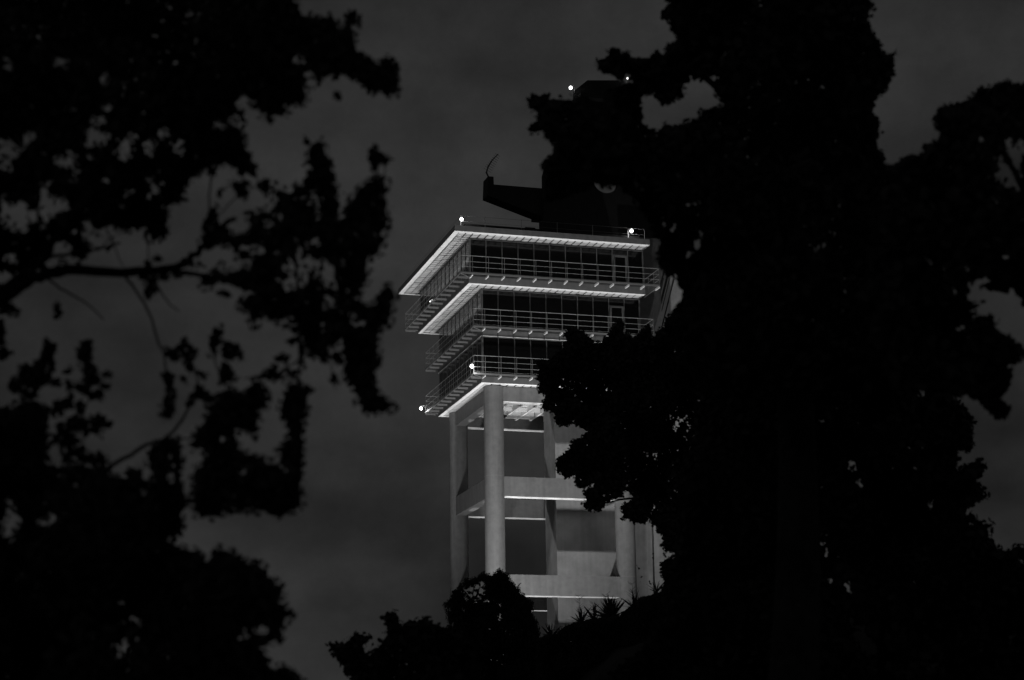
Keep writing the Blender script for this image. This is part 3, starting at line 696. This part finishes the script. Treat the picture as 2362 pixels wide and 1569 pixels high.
# --- tall tree right of the tower, slightly out of focus
U4 = lambda *p: [(x/3.92+1200, y/3.92) for x, y in p]
U5 = lambda *p: [(x/3.1357+1750, y/3.1357) for x, y in p]
U6 = lambda *p: [(x/3.1357+1750, y/3.1357+500) for x, y in p]
U7 = lambda *p: [(x/2.7549+1750, y/2.7549+1000) for x, y in p]
m2 = poly_mask([(1500,-450), (1560,-200)] + U4((1335,0),(1375,30),(1330,70),(1285,85),(1270,130),(1295,175),(1352,190),(1368,260),(1400,310),(1420,350),(1410,382),(1325,405),(1300,470),(1282,505),(1220,465),(1185,480),(1165,530),(1085,562),(1052,550),
    (1058,515),(1000,520),(975,475),(910,482),(860,445),(830,420),(805,430),(795,510),(775,522),(695,520),(700,580),(725,620),(750,665),(850,662),(880,720),(900,740)) +
    [(1436,184),(1440,196),(1425,203),(1405,205),(1392,222),(1388,238),(1370,236),(1352,226),(1335,222)] +
    U4((480,868),(400,880),(300,900),(262,870),(190,870),(115,862),(82,900),(75,965),(130,1015),(155,1050),(150,1095),(75,1135),(70,1165),(120,1218),(150,1215),(185,1180),(215,1195),(245,1250),(275,1300),(318,1285),(320,1330),(295,1400),(225,1450),(180,1500),(215,1550),(245,1590)) +
    [(1262,412),(1256,440),(1262,470),(1300,455),(1340,438),(1364,430),(1366,419),(1376,426),(1388,430),(1393,430),(1396,420),(1400,431),(1412,431),(1420,427),(1428,424),(1440,438),(1456,450),(1470,472),(1486,490),(1500,512),(1512,540),(1524,556),(1518,580),(1522,612),(1534,636),(1546,640),(1558,630),(1562,650),(1574,668),(1575,692),(1560,708),(1548,722),(1550,738),(1535,756),
     (1620,900),(2100,900),(2100,560),(2045,386)] + U5((915,1200),(900,1180),(915,1110),(870,1090),(835,1030),(880,980),(880,890),(825,820),(820,735),(930,640),(968,560),(970,480),(1000,375),(920,395),(870,345),(885,270),(820,255),(820,200),(790,140),(835,60),(800,0)) + [(1990,-200),(2040,-450)])
g2 = poly_mask(U4((1075,880),(1130,862),(1225,845),(1230,915),(1330,950),(1400,900),(1415,860),(1440,905),(1480,850),(1470,770),(1510,740),(1540,660),(1570,705),(1640,735),(1690,722),(1770,690),(1758,760),(1765,850),(1832,935),(1810,962),(1740,960),(1620,1010),(1625,1050),(1500,1100),(1430,1145),(1400,1150),(1310,1118),(1270,1150),(1240,1225),(1215,1225),(1200,1160),(1110,1115),(1090,980)))
m2 &= ~(g2 | ell_mask([(1445,181,13,11),(1367,251,8,3,-10),(1382,259,4,4),(1368,391,3,5),(1608,555,9,22,20),(1587,585,6,12,30),(1600,575,5,8),(1553,525,6,12,20),(1535,516,3,6),(1732,241,7,3,-30),(1558,398,4,3),(1470,425,8,14,-35),(1482,436,4,9,-30)]))
m2 = ragged(m2)
T2 = plant('broadleaf_tree', 'tall dark tree before the tower mast, with an open gap of sky', 'tree', 1800, 17.0)
trunk(T2, 1800, 300, 17.0, 1760, 0.30, 0.10)
crown(T2, m2, 15.0, 19.0, 0.42, 0.095, 'lobed', 8.0, 120, loose=True)
for pts, r0, r1 in [([(1790,700,17),(1700,520,17),(1600,380,17),(1480,330,17),(1340,270,17),(1270,245,17)], 0.07, 0.012), ([(1800,420,17),(1700,240,17),(1560,150,17),(1430,140,17)], 0.05, 0.01),
                    ([(1800,300,17),(1900,150,17),(1990,60,17)], 0.05, 0.01), ([(1800,760,17),(1680,640,17),(1590,600,17),(1545,630,17)], 0.04, 0.01)]:
    branch(T2, pts, r0, r1)

fringe(T2, m2, 15.5, 18.5, 0.055, 'lobed', 0.7, 3, 'leaf_spray')
# --- tree at the right edge
m3 = poly_mask([(2040,390)] + U5((925,1210),(1030,1150),(1090,1115),(1170,1130),(1190,1100),(1175,1050),(1290,1025),(1308,950),(1270,920),(1285,800),(1258,755),(1290,770),(1400,772),(1440,742),(1550,715),(1578,640),(1650,630),(1740,595),(1850,590),(1880,610),(1919,602)) +
    [(2500,180),(2850,200),(2850,760),(2500,730),(2400,700),(2366,705)] + U6((1919,655),(1898,640),(1895,570),(1860,560),(1830,510),(1800,540),(1740,540),(1620,520),(1590,470),(1680,470),(1690,448),(1600,460),(1520,452),(1535,540),(1490,575),(1510,598),(1600,590),(1612,625),(1560,670),(1540,700),(1545,718),(1680,712),(1735,745),(1690,795),(1765,840),(1850,900),(1905,942)) +
    [(2364,806),(2364,822)] + U6((1885,1010),(1890,1030),(1860,1050),(1835,1120),(1830,1150),(1790,1255),(1745,1320),(1800,1370),(1812,1430),(1770,1468),(1715,1465),(1650,1385),(1560,1312),(1500,1280),(1470,1300),(1430,1310)) + [(2180,900),(2060,900),(1980,700)])
m3 &= ~(poly_mask(U5((1800,990),(1830,995),(1850,1050),(1870,1100),(1880,1180),(1900,1270),(1915,1400),(1850,1370),(1765,1330),(1780,1290),(1715,1280),(1730,1200),(1755,1155),(1800,1190),(1860,1270),(1900,1330),(1880,1270),(1800,1140),(1790,1080)))
        | ell_mask([(2262,320,7,6),(2322,595,12,5,30),(2304,628,6,8),(2143,603,5,6),(2202,674,4,8,-25),(2232,620,8,5),(2358,340,8,18),(2330,842,6,7),(2011,716,5,5),(2056,719,7,5,50),(1881,751,6,8),(2011,783,6,6),(1988,812,8,7)]))
m3 = ragged(m3)
T3 = plant('broadleaf_tree', 'dark tree at the right edge of the photo with sky showing below its crown', 'tree', 2560, 14.0)
trunk(T3, 2540, 300, 14.0, 2580, 0.22, 0.10)
crown(T3, m3, 12.6, 15.6, 0.36, 0.085, 'lobed', 7.5, 80, loose=True)
branch(T3, [(2540,700,14),(2420,520,14),(2362,440,14),(2335,385,14),(2318,355,14),(2280,290,14)], 0.04, 0.008)
branch(T3, [(2540,760,14),(2400,700,14),(2300,620,14),(2200,600,14)], 0.04, 0.01)

fringe(T3, m3, 13.0, 15.2, 0.050, 'lobed', 0.7, 3, 'leaf_spray')
# --- sharper tree in front of the lower floors
U8 = lambda *p: [(x/3.2+1220, y/3.2+740) for x, y in p]
UB = lambda *p: [(x/3.5717+1000, y/3.5717+1130) for x, y in p]
m4 = poly_mask(U8((1030,-30),(1010,0),(1005,45),(960,68),(930,122),(903,155),(893,155),(905,110),(900,80),(888,50),(875,35),(862,60),(840,75),(800,120),(762,135),(740,108),(692,98),(693,20),(680,0),(662,0),(655,35),(622,55),(592,90),(600,118),(560,128),(545,165),(480,168),(450,130),(430,120),(405,90),(380,78),
    (330,70),(280,82),(270,120),(285,150),(265,175),(240,225),(190,262),(160,290),(90,300),(60,315),(85,350),(88,400),(68,412),(70,430),(90,450),(72,500),(85,528),(130,545),(110,600),(100,645),(130,655),(170,665),(200,700),(205,765),(245,762),(290,772),(315,740),(335,705),(345,760),(400,785),(440,805),(465,812),
    (410,850),(370,875),(320,890),(300,955),(240,1008),(215,1030),(205,1065),(222,1112),(255,1120),(265,1150),(300,1150),(340,1122),(350,1200),(375,1232),(420,1222),(470,1190),(490,1200),(475,1235),(405,1262),(430,1310),(445,1330),(400,1350),(430,1385),(520,1402),(552,1362),(560,1328),(600,1318),(640,1300),(692,1300),(680,1262),(700,1245),
    (750,1255),(775,1290),(760,1345),(710,1350),(682,1385),(710,1420),(690,1462),(730,1450),(775,1485),(860,1490),(870,1420),(900,1460),(912,1500),(950,1510),(965,1568)) +
    UB((1850,290),(1850,350),(1895,360),(1900,420),(1912,505),(1950,500),(2015,518),(2025,570),(1965,578),(1945,560),(1905,590),(1885,620),(1890,700),(1915,780),(1890,810)) + [(1535,1400),(1800,1400),(1850,1000),(1800,700)])
m4 &= ~(ell_mask([(1293,892,8,2.5,15),(1279,931,3,5,-20),(1325,912,5,4),(1340,927,5,4),(1397,898,3,4),(1515,878,3,6),(1555,790,3,2),(1555,807,2,3),(1548,962,3,6,20),(1384+8,1141,6,6),(1407,1139,6,4),(1339,1104,5,4),(1338,1084,3,4),(1490,1047,5,11,-30),(1511,1050,7,10),(1492,1076,5,9,20),(1498,1085,4,6),
      (1659,1045,4,8),(1655,1065,3,4),(1611,924,3,3),(1641,920,2,4),(1652,913,2,2),(1438,948,2,3),(1509,1168,5,7),(1502,1180,4,8,20),(1516,1176,4,3),(1740,908,2,2)]) | poly_mask(U8((1095,708),(1135,712),(1120,755),(1108,790),(1072,835),(1062,800),(1080,770),(1070,740),(1095,735))))
T4 = plant('broadleaf_tree', 'small leaved dark tree in sharp focus hiding the right part of the lower tower floors', 'tree', 1700, 46.0)
trunk(T4, 1690, 900, 46.0, 1700, 0.30, 0.15)
crown(T4, m4, 43, 50, 0.60, 0.105, 'lobed', 8.0, 60, loose=True)
for pts, r0, r1 in [([(1690,1300,46),(1560,1150,46),(1450,1050,46),(1340,1060,46)], 0.09, 0.02), ([(1690,1000,46),(1560,900,46),(1400,850,46),(1290,850,46)], 0.08, 0.02), ([(1690,1240,46),(1560,1160,46),(1450,1150,46),(1380,1165,46)], 0.05, 0.015)]:
    branch(T4, pts, r0, r1)

fringe(T4, m4, 44, 49, 0.085, 'lobed', 0.8, 3, 'leaf_spray')
# --- broad tree on the lower right
m5 = poly_mask([(1640,700),(2180,860),(2195,905)] + U6((1440,1350),(1500,1375),(1490,1400),(1575,1482),(1510,1495),(1560,1568)) + U7((1360,0),(1352,100),(1330,108),(1250,108),(1268,150),(1258,230),(1290,235),(1310,215),(1375,178),(1432,178),(1438,240),(1405,265),(1380,300),(1400,335),(1452,370),(1455,405),(1420,432),(1370,432),(1335,470),(1350,505),(1390,540),(1420,572),(1480,560),(1488,580),(1465,665),(1500,705),(1560,742),(1640,718),(1700,712)) +
    [(2500,1250),(2700,1400),(2750,1800),(1300,1800),(1330,1620),(1480,1500),(1540,1390),(1560,1250),(1600,1000)])
hm5 = poly_mask(U7((545,1140),(600,1165),(610,1210),(640,1240),(660,1195),(690,1210),(670,1260),(705,1290),(790,1340),(790,1390),(740,1420),(700,1430),(665,1410),(655,1370),(620,1360),(625,1310),(570,1275),(605,1290),(610,1240),(595,1210),(545,1165))) | poly_mask(U7((800,1405),(850,1395),(872,1430),(860,1460),(775,1445))) | poly_mask(U7((720,1490),(765,1468),(780,1510),(850,1540),(940,1568),(930,1640),(800,1600))) | poly_mask(U6((1000,1065),(1045,1100),(1035,1118),(990,1095))) | poly_mask(U6((1090,1120),(1125,1130),(1150,1150),(1195,1155),(1205,1300),(1150,1305),(1155,1220),(1120,1190)))
hm5 |= ell_mask([(1838,1026,14,20,-20),(1836,1086,8,9),(1961,1072,14,11,40),(1983,1115,12,6,20),(1953,1353,10,12),(2145,1162,4,8),(2328,1476,8,7),(2338,1464,7,5),(2143,1540,8,6),(2160,1532,6,5),(2035,1461,4,4),(2236,1208,10,4),(2205+30,1180,8,3),(1812,1045,6,4)])
# pinpricks between the leaves
hm5 |= ell_mask([(1740+i*0, 900, 2, 2) for i in range(1)] + [(x, y, 2.6, 3.2) for x, y in [(2095,1034),(2107,1077),(2171,1040),(2195,1077),(2233,1107),(2266,1136),(2252,1199),(2278,1219),(1820,1114),(1829,1113),(1896,1122),(1908,1269),(1918,1340),(1912,1335),(1916,1400),(1817,1320),(1758,1286),(1801,1267),(2242,1243),(1900,892),(1933,893),(2074,928),(1931,942),(1895,972),(2353,1289)]])
m5 &= ~hm5
T5 = plant('broadleaf_tree', 'broad dark tree filling the lower right corner in front of the hill', 'tree', 2020, 25.0)
trunk(T5, 2010, 1000, 25.0, 2020, 0.34, 0.16)
crown(T5, m5, 22.5, 27.5, 0.55, 0.12, 'lobed', 8.0, 90, loose=True)
branch(T5, [(2010,1400,25),(2100,1250,25),(2200,1150,25),(2250,1100,25)], 0.07, 0.02)

fringe(T5, m5, 23, 27, 0.075, 'lobed', 0.7, 3, 'leaf_spray')
# --- bushes on the slope
mB1 = poly_mask(UB((120,955),(90,948),(110,935),(150,890),(170,840),(200,830),(225,790),(262,800),(270,765),(265,745),(300,750),(350,735),(400,700),(412,690),(440,708),(480,712),(520,690),(525,672),(552,662),(570,690),(610,700),(620,745),(650,770),(672,800),(700,820),(712,860),(750,870),(770,910),(820,938),(800,960),(812,990),(800,1015),(840,1080),(862,1160),(870,1245),(870,1700),(-150,1700),(100,1200),(130,1110),(118,1010)))
mB1 &= ~poly_mask(UB((215,830),(250,800),(290,790),(330,770),(360,750),(400,742),(430,760),(425,800),(440,850),(420,880),(430,905),(460,900),(465,925),(420,930),(370,905),(340,920),(300,900),(270,925),(245,900),(240,860)))
mB1 &= ~ell_mask([(1041,1440,6,7),(1068,1385+22,5,4),(1096,1389,5,3),(1055,1416,3,4),(1065,1401,4,2),(1153,1393,3,6),(1152,1420,3,9),(1158,1428,2,4),(1129,1451,2,2),(1046,1461,2,2),(1079,1472,2,3),(1079,1481,1.5,2),(1165,1454,2,8),(1050,1489,2,3),(1038,1406,3,6),(1064,1449,4,2),(1176,1462,3,2)])
# a thin veil of leaf sprays across the opening
mB1v = ell_mask([(x, y, rx, ry, t) for x, y, rx, ry, t in [(1066,1362,5,2,30),(1075,1355,6,2.2,-20),(1083,1366,7,2.2,15),(1090,1352,5,2,40),(1098,1361,7,2.2,-10),(1104,1346,6,2,20),(1108,1372,7,2.4,10),(1114,1384,6,2.2,-30),(1094,1378,6,2.2,30),(1078,1376,5,2,0),(1086,1383,6,2,-15),(1101,1368,2.5,6,10),(1115,1356,6,2.4,15),(1118,1366,5,3,0),(1091,1342,4,6,0),(1070,1371,2,5,20),(1070,1346,5,2,10),(1112,1377,3,6,20)]])
B1 = plant('leafy_shrub', 'sharp leafed dark shrub standing before the foot of the two left tower columns', 'shrub', 1130, 62.0)
crown(B1, mB1, 60.5, 63.5, 0.40, 0.135, 'narrow', 10.0, 40, loose=True)
crown(B1, mB1v, 61, 62.5, 0.05, 0.11, 'narrow', 6.0, 0, 'leaf_spray', loose=True)
for pts in ([(1130,1520,62),(1135,1440,62),(1145,1370,62),(1148,1320,62)], [(1120,1520,62),(1100,1430,62),(1090,1370,62),(1104,1335,62)], [(1140,1500,62),(1180,1420,62),(1190,1360,62)], [(1110,1520,62),(1060,1430,62),(1055,1370,62)],
            [(1165,1440,62),(1190,1370,62),(1196,1352,62),(1202,1344,62)], [(1092,1400,62),(1078,1372,62),(1066,1358,62)], [(1098,1380,62),(1104,1362,62),(1108,1346,62)]):
    branch(B1, pts, 0.035, 0.012, 'stem', 6)

fringe(B1, mB1, 61, 63, 0.11, 'narrow', 0.9, 3, 'leaf_spray')
B_ = lambda *p: [(x/2.1464, y/2.1464+1100) for x, y in p]
mB2 = poly_mask(B_((1640,855),(1632,830),(1700,822),(1735,800),(1762,772),(1795,780),(1822,790),(1830,810),(1800,825),(1800,860),(1822,885),(1845,870),(1850,838),(1880,842),(1890,805),(1912,795),(1918,725),(1892,688),(1915,675),(1955,665),(1975,700),(1980,745),(2000,735),(2040,700),(2070,712),(2112,690),(2130,712),(2165,735),(2205,740),(2222,755),(2330,800),(2400,1100),(2400,1500),(1700,1500),(1745,1000),(1700,960),(1690,920)))
B2 = plant('leafy_shrub', 'blurred dark shrub left of the tower foot at the bottom edge', 'shrub', 950, 24.0)
crown(B2, mB2, 22.8, 25.2, 0.30, 0.10, 'lobed', 7.0, 40, loose=True)
branch(B2, [(1000,1540,24),(960,1480,24),(920,1440,24),(905,1412,24)], 0.02, 0.008, 'stem', 6)
branch(B2, [(1000,1540,24),(1040,1480,24),(1035,1425,24),(1020,1396,24)], 0.02, 0.004, 'stem', 6)

fringe(B2, mB2, 23, 25, 0.07, 'lobed', 0.8, 4, 'leaf_spray')
# --- yuccas and scrub along the crest
mC = poly_mask([(1238,1476),(1258,1467),(1282,1464),(1300,1449),(1326,1437),(1364,1431),(1406,1424),(1432,1420),(1446,1406),(1462,1392),(1478,1378),(1502,1374),(1530,1364),(1570,1370),(1620,1400),(1620,1750),(1238,1750)])
CR = plant('ground_shrub', 'low dark scrub covering the crest of the hill below the spiky plants', 'shrub', 1400, 59.0)
crown(CR, mC, 57.6, 60.4, 0.35, 0.15, 'narrow', 9.0, 20, loose=True)
def yucca(px, py, d, n, L, label, up=0.35, spread=1.0):
    Yc = empty('yucca', (0, 0, 0)); c = atv(px, py, d); gz = float(ground_z(np.array(c.x), np.array(c.y)))
    Yc.location = (c.x, c.y, gz); tag(Yc, label, 'spiky plant', 'spiky plants on the hill crest')
    MB().tube([(0, 0, -0.1), (0.02, 0, max(c.z-gz, 0.2)*0.6), (0, 0, c.z-gz)], [0.09, 0.08, 0.07], 8).build('trunk', M['bark'], Yc, True)
    b = MB(); b.v = [(0,-.04,0),(0,.04,0),(.35,.060,.04),(.35,-.060,.04),(.75,.034,.02),(.75,-.034,.02),(1,0,-.02)]; b.f = [(0,1,2,3),(3,2,4,5),(5,4,6)]
    lm = b.mesh('blade', M['leaf'])
    for i in range(n):
        az = 2*math.pi*i*0.618; el = math.radians(random.uniform(-5, 85)*up/0.35 if up < 0.35 else random.uniform(5, 88))
        m4 = Matrix.Translation((0, 0, c.z-gz)) @ Matrix.Rotation(az, 4, 'Z') @ Matrix.Rotation(-el, 4, 'Y') @ Matrix.Rotation(random.uniform(-1.2, 1.2), 4, 'X') @ Matrix.Scale(L*random.uniform(0.7, 1.1), 4)
        link('blade', lm, Yc, mtx=m4)
yucca(1409, 1428, 59.5, 46, 0.78, 'largest spiky yucca in front of the lit concrete at the foot of the tower')
yucca(1372, 1432, 60.0, 20, 0.62, 'spiky yucca just left of the largest yucca on the hill crest')
yucca(1340, 1438, 59.5, 24, 0.58, 'spiky yucca at the left below the bare twig on the hill crest')
yucca(1462, 1402, 59.0, 26, 0.55, 'spiky yucca in front of the foot of the right tower column')
yucca(1272, 1470, 58.5, 16, 0.52, 'small spiky yucca lowest on the crest next to the leafy shrub')
yucca(1514, 1366, 59.5, 18, 0.42, 'small spiky yucca highest on the crest under the dark tree')
def twig(px, py, d, h, label):
    c = atv(px, py, d); gz = float(ground_z(np.array(c.x), np.array(c.y))); T = empty('bare_shrub', (c.x, c.y, gz)); tag(T, label, 'shrub', 'bare twigs on the hill crest')
    z0 = c.z-gz; pts = [(0, 0, -0.05), (0.02, 0, z0*0.5), (0, 0, z0)]+[(0.03*math.sin(i*1.7)-0.012*i, 0, z0+h*i/6) for i in range(1, 7)]
    MB().tube(pts, [0.016]*3+[0.013-0.0017*i for i in range(1, 7)], 5).build('stem', M['bark'], T, True)
    for i in range(16):
        t = random.uniform(0.1, 1); s_ = random.choice((-1, 1)); l = random.uniform(0.10, 0.24)*(1.2-t*0.6); x = -0.07*t
        MB().tube([(x, 0, z0+h*t), (x+s_*l*0.6, random.uniform(-.1, .1), z0+h*t+l*0.35), (x+s_*l, random.uniform(-.15, .15), z0+h*t+l*0.75)], [0.007, 0.005, 0.003], 4).build('twig', M['bark'], T)
twig(1341, 1424, 60, 0.68, 'left bare twiggy shrub standing upright against the lit concrete')
twig(1463, 1388, 60, 0.62, 'bare twiggy shrub before the right tower column')
twig(1404, 1410, 60.4, 0.55, 'bare twiggy shrub rising behind the largest yucca')
twig(1372, 1425, 60.4, 0.5, 'thin bare shrub between the left twiggy shrub and the largest yucca')
print('triangles', sum(len(p.vertices)-2 for o in sc.objects if o.type == 'MESH' and o.get('kind') == 'stuff' for p in o.data.polygons))
